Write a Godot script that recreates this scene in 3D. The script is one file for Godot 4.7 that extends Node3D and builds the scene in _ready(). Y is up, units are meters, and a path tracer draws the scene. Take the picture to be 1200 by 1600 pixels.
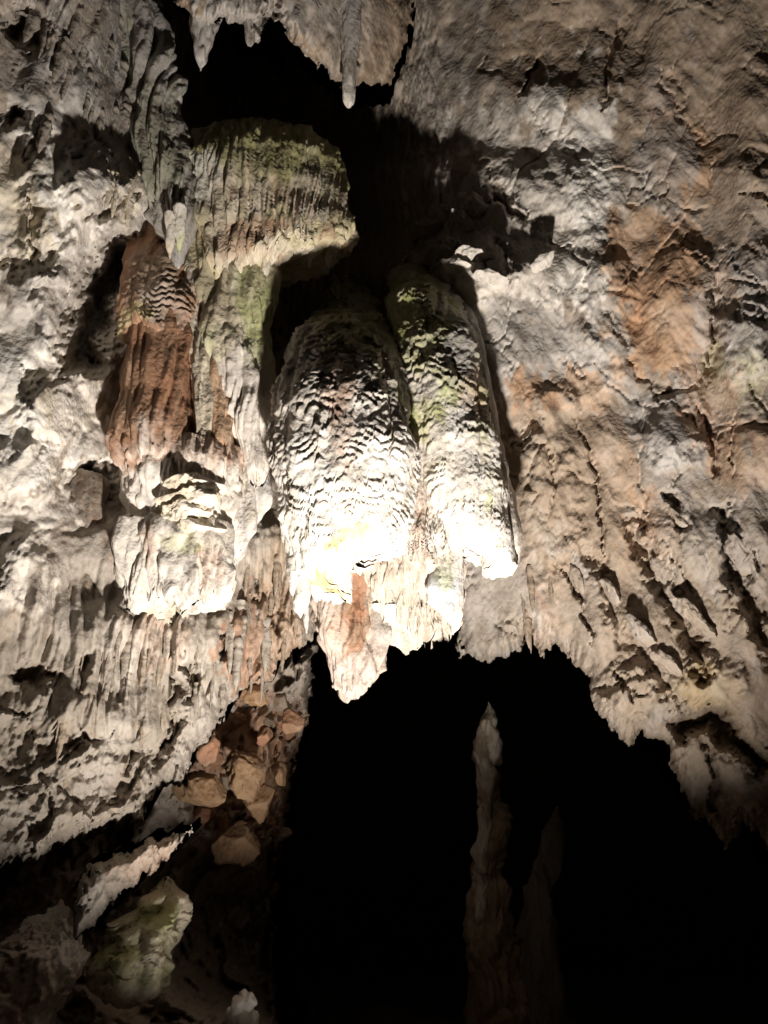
extends Node3D
# A cave chamber: a rock wall with hanging stalactites, lit by one floodlight that stands in a pit below the frame.

const PITCH := 25.0
const EYE := Vector3(0, 1.6, 0)
const FOCAL := 1232.0          # photograph pixels for 66 degrees over 1600
var cp := cos(deg_to_rad(PITCH))
var sp := sin(deg_to_rad(PITCH))

var n_fbm := FastNoiseLite.new()
var n_rid := FastNoiseLite.new()
var n_one := FastNoiseLite.new()
var n_cel := FastNoiseLite.new()
var n_cid := FastNoiseLite.new()
var rock_mat: StandardMaterial3D
var wet_mat: StandardMaterial3D
var used := {}

# ---------------------------------------------------------------- helpers
func at(px: float, py: float, d: float) -> Vector3:
	# photograph pixel + distance along the view axis (metres) -> world
	var x := (px - 600.0) / FOCAL * d
	var y := (800.0 - py) / FOCAL * d
	return Vector3(x, EYE.y + y * cp + d * sp, -(d * cp - y * sp))

func numbered(called: String) -> String:
	if not used.has(called):
		used[called] = 0
		return called
	used[called] += 1
	return "%s_%03d" % [called, used[called]]

func thing(called: String, label: String, category: String, where: Vector3, group := "") -> Node3D:
	var o := Node3D.new()
	o.name = numbered(called)
	add_child(o)
	o.position = where
	o.set_meta("label", label)
	o.set_meta("category", category)
	if group != "":
		o.set_meta("group", group)
	return o

func put(mesh: Mesh, called: String, m: Material, parent: Node) -> MeshInstance3D:
	var o := MeshInstance3D.new()
	o.mesh = mesh
	o.name = called
	o.material_override = m
	parent.add_child(o, true)
	return o

func col(r: float, g: float, b: float) -> Color:
	return Color(r, g, b)

func grid_mesh(pos: PackedVector3Array, cols: PackedColorArray, nx: int, ny: int, keep: PackedByteArray, wrap: bool, skirt: Vector3) -> ArrayMesh:
	# quads between neighbouring vertices; normals from neighbour differences; cells with a dropped corner left out
	var nor := PackedVector3Array()
	nor.resize(pos.size())
	for j in ny:
		var jd := mini(j + 1, ny - 1) * nx
		var ju := maxi(j - 1, 0) * nx
		for i in nx:
			var ir := i + 1
			var il := i - 1
			if wrap:
				ir = ir % nx
				il = (il + nx) % nx
			else:
				ir = mini(ir, nx - 1)
				il = maxi(il, 0)
			var a := pos[j * nx + ir] - pos[j * nx + il]
			var b := pos[jd + i] - pos[ju + i]
			nor[j * nx + i] = b.cross(a).normalized()
	var idx := PackedInt32Array()
	var cx := nx if wrap else nx - 1
	var masked := keep.size() > 0
	var ok := PackedByteArray()
	if masked:
		ok.resize(cx * (ny - 1))
	for j in ny - 1:
		for i in cx:
			var a := j * nx + i
			var b := j * nx + (i + 1) % nx
			var c := a + nx
			var d := b + nx
			if masked:
				if keep[a] + keep[b] + keep[c] + keep[d] < 4:
					continue
				ok[j * cx + i] = 1
			idx.append(a); idx.append(b); idx.append(c)
			idx.append(b); idx.append(d); idx.append(c)
	if skirt != Vector3.ZERO and masked:
		for j in ny - 1:
			for i in cx:
				if ok[j * cx + i] == 0:
					continue
				var a := j * nx + i
				var edges := []
				if j + 1 >= ny - 1 or ok[(j + 1) * cx + i] == 0: edges.append([a + nx, a + nx + 1])
				if j == 0 or ok[(j - 1) * cx + i] == 0: edges.append([a + 1, a])
				if i + 1 >= cx or ok[j * cx + i + 1] == 0: edges.append([a + nx + 1, a + 1])
				if i == 0 or ok[j * cx + i - 1] == 0: edges.append([a, a + nx])
				for e in edges:
					var p: Vector3 = pos[e[0]]
					var q: Vector3 = pos[e[1]]
					var n0 := pos.size()
					var fn := (q - p).cross(skirt).normalized()
					for v in [p, q, p + skirt, q + skirt]:
						pos.append(v); nor.append(fn)
					cols.append(cols[e[0]]); cols.append(cols[e[1]]); cols.append(cols[e[0]]); cols.append(cols[e[1]])
					idx.append(n0); idx.append(n0 + 1); idx.append(n0 + 2)
					idx.append(n0 + 1); idx.append(n0 + 3); idx.append(n0 + 2)
	var arr := []
	arr.resize(Mesh.ARRAY_MAX)
	arr[Mesh.ARRAY_VERTEX] = pos
	arr[Mesh.ARRAY_NORMAL] = nor
	arr[Mesh.ARRAY_COLOR] = cols
	arr[Mesh.ARRAY_INDEX] = idx
	var m := ArrayMesh.new()
	m.add_surface_from_arrays(Mesh.PRIMITIVE_TRIANGLES, arr)
	return m

# ---------------------------------------------------------------- rock relief (metres towards the open air) for a point of the rock
func billow(w: Vector3, f: float) -> float:
	return absf(n_one.get_noise_3d(w.x * f, w.y * f, w.z * f))

func relief_smooth(w: Vector3) -> float:
	# worn limestone: broad swells, thin plates that dip to the lower right, hairline cracks
	var u := w.x * 0.9 + w.y * 0.43
	var v := -w.x * 0.43 + w.y * 0.9
	var wx := n_fbm.get_noise_3d(w.x * 2.2, w.y * 2.2, w.z * 2.2) * 0.22
	var h := n_fbm.get_noise_3d(w.x * 0.8, w.y * 0.6, w.z * 0.8) * 0.16
	h += n_fbm.get_noise_3d(u * 2.6, v * 0.8, w.z * 2.0 + 8.0) * 0.055
	var cr := n_cel.get_noise_3d((u + wx) * 1.9, (v + wx) * 0.75, w.z * 0.6) + 1.0
	h -= 0.045 * exp(-cr * 34.0) * smoothstep(-0.25, 0.15, n_one.get_noise_3d(w.x * 1.7, w.y * 1.7, w.z))
	h += n_cid.get_noise_3d((u + wx) * 1.9, (v + wx) * 0.75, w.z * 0.6) * 0.012
	var c2 := n_cel.get_noise_3d((u - wx) * 6.5, (v - wx) * 2.2, w.z * 2.0) + 1.0
	h -= 0.02 * exp(-c2 * 24.0) * smoothstep(-0.1, 0.3, wx * 4.5)
	h += n_fbm.get_noise_3d(w.x * 8.0, w.y * 3.6, w.z * 8.0) * 0.010
	h += n_fbm.get_noise_3d(w.x * 26.0, w.y * 18.0, w.z * 26.0) * 0.004
	return h

func relief_flute(w: Vector3) -> float:
	# hanging pleats, rods and gutters
	var wx := n_one.get_noise_3d(w.x * 1.5, w.y * 0.9, w.z) * 0.10
	var x := w.x + wx
	var h := n_rid.get_noise_3d(x * 1.8, w.y * 0.22, w.z * 1.0) * 0.10
	h += (absf(n_one.get_noise_3d(x * 7.0, w.y * 0.45, w.z * 3.0)) - 0.25) * 0.11
	h += (absf(n_one.get_noise_3d(x * 17.0, w.y * 0.9, w.z * 7.0 + 4.0)) - 0.25) * 0.045
	h += n_fbm.get_noise_3d(w.x * 2.4, w.y * 1.6, w.z * 2.4) * 0.09
	h += n_fbm.get_noise_3d(w.x * 16.0, w.y * 5.0, w.z * 16.0) * 0.008
	return h

func relief_knobs(w: Vector3) -> float:
	var q := w + Vector3(n_one.get_noise_3d(w.x * 2.0, w.y * 2.0, w.z), n_one.get_noise_3d(w.y * 2.0, w.z, w.x * 2.0 + 9.0), 0) * 0.15
	var h := n_fbm.get_noise_3d(w.x * 1.2, w.y * 0.7, w.z) * 0.20
	h += billow(Vector3(q.x, q.y * 0.6, q.z), 2.4) * 0.12 + billow(Vector3(q.x, q.y * 0.7, q.z), 5.5) * 0.06 + billow(w, 13.0) * 0.012
	h += (absf(n_one.get_noise_3d(q.x * 6.0, q.y * 0.9, q.z * 2.0)) - 0.25) * 0.035
	h += n_fbm.get_noise_3d(w.x * 20.0, w.y * 10.0, w.z * 20.0) * 0.006
	return h

func relief_scale(w: Vector3, amount := 1.0) -> float:
	# rimstone scallops: little overlapping lips one above the other, in patches, over vertical ribs
	var rib := absf(n_one.get_noise_3d(w.x * 4.2, w.y * 0.3, w.z * 4.2)) - 0.25
	var o := n_one.get_noise_3d(w.x * 2.6, w.y * 0.8, w.z * 2.6) * 1.1 + n_fbm.get_noise_3d(w.x * 9.0, w.y * 3.0, w.z * 9.0 + 7.0) * 0.55 + rib * 1.3
	var y := w.y * 15.0 + n_one.get_noise_1d(w.y * 2.3) * 1.2 + o * 1.5
	var fr := y - floorf(y)
	var lip := fr * (1.0 - smoothstep(0.8, 1.0, fr))
	var a := 0.3 + 0.95 * smoothstep(-0.3, 0.35, n_one.get_noise_3d(w.x * 3.4, w.y * 4.2, w.z * 3.4 - 3.0))
	var h := lip * 0.027 * a * amount
	h += rib * 0.075
	h += (billow(Vector3(w.x, w.y * 1.6, w.z), 8.0) - 0.25) * 0.016 * amount + n_fbm.get_noise_3d(w.x * 22.0, w.y * 16.0, w.z * 22.0) * 0.007
	h += n_fbm.get_noise_3d(w.x * 1.8, w.y * 1.5, w.z * 1.8) * 0.05
	return h

func relief_drape(w: Vector3) -> float:
	# fine vertical pleats with broken edges
	var x := w.x + n_one.get_noise_3d(w.x * 2.0, w.y * 1.0, w.z) * 0.05
	var h := (absf(n_one.get_noise_3d(x * 8.0, w.y * 0.35, w.z * 6.0)) - 0.25) * 0.06
	h += (absf(n_one.get_noise_3d(x * 20.0, w.y * 0.8, w.z * 14.0)) - 0.25) * 0.03
	h += n_fbm.get_noise_3d(w.x * 2.6, w.y * 1.6, w.z * 2.6) * 0.035
	h += n_fbm.get_noise_3d(w.x * 20.0, w.y * 5.0, w.z * 20.0) * 0.008
	return h

func relief_chunk(w: Vector3) -> float:
	var h := n_fbm.get_noise_3d(w.x * 1.6, w.y * 1.6, w.z * 1.6) * 0.14
	h += n_cid.get_noise_3d(w.x * 3.2, w.y * 3.2, w.z * 3.2) * 0.05
	h += n_rid.get_noise_3d(w.x * 5.0, w.y * 4.0, w.z * 5.0) * 0.04
	h += n_fbm.get_noise_3d(w.x * 16.0, w.y * 14.0, w.z * 16.0) * 0.02
	return h

func relief(style: String, w: Vector3) -> float:
	match style:
		"scale": return relief_scale(w)
		"soft_scale": return relief_scale(w, 0.45)
		"drape": return relief_drape(w)
		"flute": return relief_flute(w) * 0.7
		"knobs": return relief_knobs(w) * 0.55 - 0.05
		"chunk": return relief_chunk(w)
	return relief_smooth(w) * 0.5

# ---------------------------------------------------------------- colours of the stone (linear), by mineral
var WHITE := Color(0.66, 0.61, 0.545)
var CREAM := Color(0.60, 0.53, 0.41)
var TAN := Color(0.36, 0.30, 0.24)
var BROWN := Color(0.23, 0.155, 0.10)
var RUST := Color(0.31, 0.165, 0.098)
var OCHRE := Color(0.41, 0.27, 0.175)
var GREY := Color(0.38, 0.35, 0.325)
var MOSS := Color(0.33, 0.34, 0.13)
var PINK := Color(0.52, 0.39, 0.31)
var SOOT := Color(0.10, 0.078, 0.06)
var palettes := {}

func mottle(pal: Array, w: Vector3, stretch := 1.0) -> Color:
	# pal: main, second, spots; grain of its own, drawn out down the flow
	var ys := 1.0 / stretch
	var a := n_fbm.get_noise_3d(w.x * 2.4 + 31.0, w.y * 2.4 * ys, w.z * 2.4)
	var b := n_fbm.get_noise_3d(w.x * 8.0, w.y * 8.0 * ys + 17.0, w.z * 8.0)
	var c := n_fbm.get_noise_3d(w.x * 26.0, w.y * 26.0 * ys, w.z * 26.0 + 5.0)
	var k: Color = pal[0]
	k = k.lerp(pal[1], smoothstep(-0.22, 0.30, a + b * 0.45))
	k = k.lerp(pal[2], 0.75 * smoothstep(0.12, 0.42, b * 0.7 + c * 0.55 - a * 0.25))
	var g := 1.0 + c * 0.17
	return Color(k.r * g, k.g * g, k.b * g)

# ---------------------------------------------------------------- bodies: hanging or standing rock with a round section
func table(rows: Array, py: float) -> Array:
	var n := rows.size()
	if py <= rows[0][0]:
		return rows[0]
	for i in n - 1:
		if py <= rows[i + 1][0]:
			var t: float = (py - rows[i][0]) / (rows[i + 1][0] - rows[i][0])
			t = t * t * (3.0 - 2.0 * t) * 0.4 + t * 0.6
			var r := []
			for k in 4:
				r.append(lerpf(rows[i][k], rows[i + 1][k], t))
			return r
	return rows[n - 1]

func wobble_of(rows: Array) -> float:
	var w := 0.0
	for r in rows:
		w = maxf(w, r[2] - r[1])
	return w * 0.03

func profile(pts: Array, x: float) -> float:
	if pts.is_empty():
		return 0.0
	if x <= pts[0][0]:
		return pts[0][1]
	for i in pts.size() - 1:
		if x <= pts[i + 1][0]:
			return lerpf(pts[i][1], pts[i + 1][1], (x - pts[i][0]) / (pts[i + 1][0] - pts[i][0]))
	return pts[-1][1]

# rows: [py, left, right, depth of the axis]; each level is a ring that lies flat in the world
func body(parent: Node3D, called: String, rows: Array, o: Dictionary) -> MeshInstance3D:
	var thick: float = o.get("thick", 0.8)
	var step: float = o.get("step", 2.6)
	var style: String = o.get("style", "scale")
	var pal: Array = o.get("pal", palettes.white)
	var pal2: Array = o.get("pal2", [])
	var stains_and_shading: Array = o.get("stains_and_shading", [])
	var bottom: Array = o.get("bottom", [])
	var amp: float = o.get("amp", 1.0)
	var wobble: float = o.get("wobble", minf(wobble_of(rows), 9.0))
	var amp_end: float = o.get("amp_end", amp)
	var bt: float = o.get("top_round", 0.08)
	var bb: float = o.get("end_round", 0.05)
	var ragged: float = o.get("ragged", 0.0)
	var stretch: float = o.get("stretch", 2.0)
	var sq: float = o.get("square", 1.0)
	var py0: float = rows[0][0]
	var py1: float = rows[-1][0]
	var wide := 0.0
	for r in rows:
		wide = maxf(wide, r[2] - r[1])
	var ny := maxi(int((py1 - py0) / step), 8)
	var nf := maxi(int(wide * 1.45 / step), 12)
	var nb := maxi(nf / 3, 6)
	var nx := nf + nb
	var pos := PackedVector3Array()
	var cols := PackedColorArray()
	var origin := parent.position
	var ts := PackedFloat32Array()
	var es := PackedFloat32Array()
	for j in 15:
		var a := PI * 0.5 * j / 14.0
		ts.append(bt * (1.0 - cos(a)))
		es.append(pow(sin(a), 0.8))
	for j in range(1, ny):
		ts.append(lerpf(bt, 1.0 - bb, float(j) / ny))
		es.append(1.0)
	for j in 19:
		var a := PI * 0.5 * j / 18.0
		ts.append(1.0 - bb + bb * sin(a))
		es.append(pow(cos(a), 0.8) if j < 18 else 0.0)
	for j in ts.size():
		var t := ts[j]
		var r: Array = table(rows, lerpf(py0, py1, t)).duplicate()
		var e := es[j]
		r[1] += n_one.get_noise_2d(r[0] * 0.011, origin.x * 7.0) * wobble
		r[2] += n_one.get_noise_2d(r[0] * 0.011, origin.x * 7.0 + 50.0) * wobble
		var d: float = r[3]
		var mx: float = (r[1] + r[2]) * 0.5
		var rx: float = (r[2] - r[1]) * 0.5 * d / FOCAL
		for i in nx:
			var th: float = (PI * i / nf) if i < nf else (PI + PI * (i - nf) / nb)
			var cx := -cos(th)
			var sx := sin(th)
			if sq != 1.0:
				cx = signf(cx) * pow(absf(cx), sq)
				sx = signf(sx) * pow(absf(sx), sq)
			var off := profile(bottom, cx) * t * t * t
			if ragged > 0.0:
				off += n_fbm.get_noise_2d(mx * 0.1 + cx * wide * 0.045, d * 3.0) * ragged * t * t * t * 2.0
			var c := at(mx, lerpf(py0, py1, t) + off, d)
			var p := c + Vector3(cx * rx * e, 0, sx * rx * thick * e)
			var h := relief(style, p) * lerpf(amp, amp_end, t * t)
			var flat := 1.0 - e * e
			var down := -1.0 if t > 0.5 else 1.0
			p += Vector3(cx * (1.0 - flat), down * flat * 0.25, (sx * 0.8 + 0.2 * absf(cx)) * (1.0 - flat)) * h
			if flat > 0.05:
				p.y += flat * ((billow(p, 5.0) - 0.25) * 0.05 + n_fbm.get_noise_3d(p.x * 9.0, p.y * 9.0, p.z * 9.0) * 0.05)
			pos.append(p - origin)
			var k := mottle(pal, p, stretch)
			if not pal2.is_empty():
				var lim: float = o.get("pal2_at", 0.5)
				var m2 := n_fbm.get_noise_3d(p.x * 3.0, p.y * 1.2, p.z * 3.0 + 40.0)
				k = k.lerp(mottle(pal2, p, stretch), smoothstep(-0.08, 0.08, (t - lim) + m2 * 0.35))
			for s in stains_and_shading:
				# [px, py, rx, ry, palette, strength]
				var ux: float = (mx + cx * (r[2] - r[1]) * 0.5 - s[0]) / s[2]
				var uy: float = (lerpf(py0, py1, t) - s[1]) / s[3]
				var q := ux * ux + uy * uy
				if q < 2.5 and sx > -0.2:
					var nn := n_fbm.get_noise_3d(p.x * 7.0, p.y * 2.5, p.z * 7.0) * 1.1
					k = k.lerp(mottle(s[4], p, stretch), s[5] * (1.0 - smoothstep(0.45, 1.05, q + nn)))
			cols.append(k)
	var m := grid_mesh(pos, cols, nx, ts.size(), PackedByteArray(), true, Vector3.ZERO)
	return put(m, called, o.get("mat", wet_mat), parent)

# a broken stone: flat faces cut by planes, worn edges, grain
func stone(parent: Node3D, called: String, where: Vector3, r: Vector3, seed_: int, pal: Array, cuts := 13, turn := 0.0) -> MeshInstance3D:
	var rng := RandomNumberGenerator.new()
	rng.seed = 900 + seed_
	var planes := []
	for k in cuts:
		var z := 1.0 - 2.0 * (k + 0.5) / cuts
		var a := k * 2.399 + rng.randf_range(-0.5, 0.5)
		var q := sqrt(1.0 - z * z)
		planes.append([Vector3(q * cos(a), z, q * sin(a)).normalized(), rng.randf_range(0.66, 1.0)])
	var big := maxf(r.x, r.y)
	var nx := clampi(int(big * 420.0), 26, 120)
	var ny := nx * 2 / 3
	var pos := PackedVector3Array()
	var cols := PackedColorArray()
	var rot := Basis(Vector3(0, 0, 1), turn)
	var base := where - parent.position
	for j in ny + 1:
		var ph := PI * j / ny
		for i in nx:
			var th := TAU * i / nx
			var dir := Vector3(-cos(th) * sin(ph), cos(ph), sin(th) * sin(ph))
			var d1 := 9.0
			var d2 := 9.0
			for p in planes:
				var c: float = dir.dot(p[0])
				if c > 0.05:
					var e: float = p[1] / c
					if e < d1:
						d2 = d1
						d1 = e
					elif e < d2:
						d2 = e
			var k := d1 - 0.02 * exp(-(d2 - d1) * 16.0)
			var p := rot * (dir * minf(k, 1.35) * r)
			var wp := where + p
			p += dir * (n_fbm.get_noise_3d(wp.x * 5.0, wp.y * 5.0, wp.z * 5.0) * 0.13 + n_rid.get_noise_3d(wp.x * 9.0, wp.y * 6.0, wp.z * 9.0) * 0.11 + n_fbm.get_noise_3d(wp.x * 22.0, wp.y * 22.0, wp.z * 22.0) * 0.05) * minf(big, 0.3)
			pos.append(base + p)
			cols.append(mottle(pal, wp, 1.4))
	return put(grid_mesh(pos, cols, nx, ny + 1, PackedByteArray(), true, Vector3.ZERO), called, rock_mat, parent)

# ---------------------------------------------------------------- sheets: wall, ledges
class Field:
	var x0: float
	var y0: float
	var step: float
	var nx: int
	var ny: int
	var v: PackedFloat32Array
	func sample(px: float, py: float) -> float:
		var fx := clampf((px - x0) / step, 0.0, nx - 1.001)
		var fy := clampf((py - y0) / step, 0.0, ny - 1.001)
		var i := int(fx)
		var j := int(fy)
		fx -= i
		fy -= j
		var a := j * nx + i
		return lerpf(lerpf(v[a], v[a + 1], fx), lerpf(v[a + nx], v[a + nx + 1], fx), fy)

func depth_field(r: Rect2, pts: Array, sigma: float) -> Field:
	var f := Field.new()
	f.step = 16.0
	f.x0 = r.position.x
	f.y0 = r.position.y
	f.nx = int(r.size.x / f.step) + 2
	f.ny = int(r.size.y / f.step) + 2
	f.v.resize(f.nx * f.ny)
	for j in f.ny:
		for i in f.nx:
			var px := f.x0 + i * f.step
			var py := f.y0 + j * f.step
			var sw := 0.0
			var sd := 0.0
			for p in pts:
				var q: float = ((p[0] - px) * (p[0] - px) + (p[1] - py) * (p[1] - py)) / (sigma * sigma)
				var w := exp(-q) + 0.0004 / (1.0 + q * q)
				sw += w
				sd += w * p[2]
			f.v[j * f.nx + i] = sd / sw
	return f

func edge_field(r: Rect2, poly: PackedVector2Array) -> Field:
	# signed distance in pixels, positive inside
	var f := Field.new()
	f.step = 8.0
	f.x0 = r.position.x
	f.y0 = r.position.y
	f.nx = int(r.size.x / f.step) + 2
	f.ny = int(r.size.y / f.step) + 2
	f.v.resize(f.nx * f.ny)
	var n := poly.size()
	for j in f.ny:
		for i in f.nx:
			var p := Vector2(f.x0 + i * f.step, f.y0 + j * f.step)
			var best := 1e9
			var inside := false
			for k in n:
				var a := poly[k]
				var b := poly[(k + 1) % n]
				var ab := b - a
				var t := clampf((p - a).dot(ab) / ab.length_squared(), 0.0, 1.0)
				best = minf(best, (a + ab * t).distance_squared_to(p))
				if (a.y > p.y) != (b.y > p.y) and p.x < (b.x - a.x) * (p.y - a.y) / (b.y - a.y) + a.x:
					inside = not inside
			f.v[j * f.nx + i] = sqrt(best) * (1.0 if inside else -1.0)
	return f

var last_field: Field      # the finished depth of the last sheet, for things that hang on it

# o: step, depth (points), sigma, poly, roll (px), roll_depth, mix [[px,py,rx,ry,style]], pal, stains, dents [[polyline, half width px, metres]], bumps, skirt
func sheet(parent: Node, called: String, r: Rect2, o: Dictionary) -> MeshInstance3D:
	var step: float = o.get("step", 3.0)
	var df := depth_field(r, o.depth, o.get("sigma", 95.0))
	var poly: PackedVector2Array = o.get("poly", PackedVector2Array())
	var ef: Field = edge_field(r, poly) if poly.size() else null
	var nx := int(r.size.x / step) + 1
	var ny := int(r.size.y / step) + 1
	var total := nx * ny
	var push := PackedFloat32Array()
	push.resize(total)
	var styles: Array = o.get("styles", [])
	# dents and bumps drawn into the push array
	for dn in o.get("dents", []):
		var pl: Array = dn[0]
		var hw: float = dn[1]
		var amount: float = dn[2]
		for k in pl.size() - 1:
			var a := Vector2(pl[k][0], pl[k][1])
			var b := Vector2(pl[k + 1][0], pl[k + 1][1])
			var lo := a.min(b) - Vector2.ONE * (hw * 2.6 + 12.0)
			var hi := a.max(b) + Vector2.ONE * (hw * 2.6 + 12.0)
			for j in range(maxi(0, int((lo.y - r.position.y) / step)), mini(ny, int((hi.y - r.position.y) / step) + 1)):
				for i in range(maxi(0, int((lo.x - r.position.x) / step)), mini(nx, int((hi.x - r.position.x) / step) + 1)):
					var p := r.position + Vector2(i, j) * step
					var jag := minf(hw, 12.0)
					p += Vector2(n_fbm.get_noise_2d(p.x * 0.022, p.y * 0.022), n_fbm.get_noise_2d(p.y * 0.022, p.x * 0.022 + 50.0)) * (jag * 0.8 + 8.0) + Vector2(n_fbm.get_noise_2d(p.x * 0.11, p.y * 0.08 + 20.0), n_fbm.get_noise_2d(p.y * 0.1, p.x * 0.1 + 70.0)) * jag * 0.4
					var ab := b - a
					var t := clampf((p - a).dot(ab) / ab.length_squared(), 0.0, 1.0)
					var q := (a + ab * t).distance_to(p) / hw
					if q < 2.2:
						var taper := 1.0
						if k == 0: taper = smoothstep(-0.05, 0.5, t)
						if k == pl.size() - 2: taper = minf(taper, smoothstep(-0.05, 0.5, 1.0 - t))
						var e := amount * taper
						if hw > 12.0 or amount < 0.0:
							e *= exp(-q * q * 1.4)
						elif ab.cross(p - a) * signf(ab.y) < 0.0:
							e *= exp(-q * q * 0.55)      # the far side lies lower: a broken plate edge
						else:
							e *= 1.0 - smoothstep(0.0, 0.4, q)
						if amount > 0.0:
							push[j * nx + i] = minf(push[j * nx + i], -e)
						else:
							push[j * nx + i] = maxf(push[j * nx + i], -e)
	for bp in o.get("bumps", []):
		# [px, py, rx, ry, metres forward]
		for j in range(maxi(0, int((bp[1] - bp[3] * 1.5 - r.position.y) / step)), mini(ny, int((bp[1] + bp[3] * 1.5 - r.position.y) / step) + 1)):
			for i in range(maxi(0, int((bp[0] - bp[2] * 1.5 - r.position.x) / step)), mini(nx, int((bp[0] + bp[2] * 1.5 - r.position.x) / step) + 1)):
				var p := r.position + Vector2(i, j) * step
				var ux: float = (p.x - bp[0]) / bp[2]
				var uy: float = (p.y - bp[1]) / bp[3]
				var q := sqrt(ux * ux + uy * uy) + n_fbm.get_noise_2d(p.x * 0.02, p.y * 0.02) * 0.35
				push[j * nx + i] += bp[4] * (1.0 - smoothstep(0.35, 1.1, q))
	var pos := PackedVector3Array()
	pos.resize(total)
	var cols := PackedColorArray()
	cols.resize(total)
	var keep := PackedByteArray()
	if ef:
		keep.resize(total)
	var out := Field.new()
	out.x0 = r.position.x
	out.y0 = r.position.y
	out.step = step
	out.nx = nx
	out.ny = ny
	out.v.resize(total)
	var pal: Array = o.get("pal", palettes.tan)
	var stains_and_shading: Array = o.get("stains_and_shading", [])
	var roll: float = o.get("roll", 40.0)
	var roll_depth: float = o.get("roll_depth", 0.35)
	var rag: float = o.get("ragged", 14.0)
	var origin: Vector3 = parent.position if parent != self else Vector3.ZERO
	var amp: float = o.get("amp", 1.0)
	for j in ny:
		var py := r.position.y + j * step
		for i in nx:
			var px := r.position.x + i * step
			var a := j * nx + i
			var qx := px
			var qy := py
			var d := df.sample(px, py)
			if ef:
				var s := ef.sample(px, py)
				if s < 90.0:
					s += n_fbm.get_noise_2d(px * 0.035, py * 0.012) * rag * 1.6 + n_fbm.get_noise_2d(px * 0.12, py * 0.05 + 90.0) * rag * 0.5
				keep[a] = 1 if s > -step * 1.2 else 0
				if keep[a] == 0:
					continue
				if s < 0.0:
					s = 0.0
				if s < roll:
					d += roll_depth * (1.0 - sqrt(1.0 - pow(1.0 - s / roll, 2.0)))
			var w := at(qx, qy, d)
			var h := 0.0
			var hs := 0.0
			var rest := 1.0
			for st in styles:
				# [px, py, rx, ry, style number] laid one over the other
				var ux: float = (px - st[0]) / st[2]
				var uy: float = (py - st[1]) / st[3]
				var q := ux * ux + uy * uy
				if q < 1.0:
					var wgt := rest * (1.0 - smoothstep(0.45, 1.0, q))
					if wgt > 0.01:
						h += wgt * relief(st[4], w) * st[5]
						rest -= wgt
						if rest < 0.02:
							break
			if rest > 0.02:
				h += rest * relief_smooth(w)
			h = h * amp + push[a]
			d -= h
			out.v[a] = d
			w = at(qx, qy, d)
			pos[a] = w - origin
			var k := mottle(pal, w, 2.4)
			var na := n_fbm.get_noise_3d(w.x * 2.4, w.y * 0.9, w.z * 2.4)
			var nb := n_fbm.get_noise_3d(w.x * 9.0, w.y * 3.4, w.z * 9.0) * 0.95
			var nc := n_fbm.get_noise_3d(w.x * 2.6 + 40.0, w.y * 1.1, w.z * 2.6)
			for s2 in stains_and_shading:
				var ux: float = (px - s2[0]) / s2[2]
				var uy: float = (py - s2[1]) / s2[3]
				var q := ux * ux + uy * uy
				if q < 2.2:
					var nn: float = (na if int(s2[0]) % 20 < 10 else nc) * 1.3 + nb
					var f: float = s2[5] * (1.0 - smoothstep(0.6, 1.05, q + nn))
					if f > 0.01:
						k = k.lerp(mottle(s2[4], w, 2.4), f)
			cols[a] = k
	var m := grid_mesh(pos, cols, nx, ny, keep, false, o.get("skirt", Vector3.ZERO))
	last_field = out
	return put(m, called, o.get("mat", rock_mat), parent)

func shaded_stone(seed_: int, rough: float) -> StandardMaterial3D:
	var nz := FastNoiseLite.new()
	nz.seed = seed_
	nz.noise_type = FastNoiseLite.TYPE_SIMPLEX_SMOOTH
	nz.frequency = 0.03
	nz.fractal_type = FastNoiseLite.FRACTAL_FBM
	nz.fractal_octaves = 5
	var im := nz.get_seamless_image(512, 512)
	im.convert(Image.FORMAT_RGBA8)
	im.bump_map_to_normal_map(7.0)
	var m := StandardMaterial3D.new()
	m.vertex_color_use_as_albedo = true
	m.roughness = rough
	m.metallic_specular = 0.4
	m.normal_enabled = true
	m.normal_texture = ImageTexture.create_from_image(im)
	m.normal_scale = 0.8
	m.uv1_triplanar = true
	m.uv1_world_triplanar = true
	m.uv1_scale = Vector3(1.7, 1.3, 1.7)
	return m

func plain(c: Color, rough: float, metal := 0.0) -> StandardMaterial3D:
	var m := StandardMaterial3D.new()
	m.albedo_color = c
	m.roughness = rough
	m.metallic = metal
	return m

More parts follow.
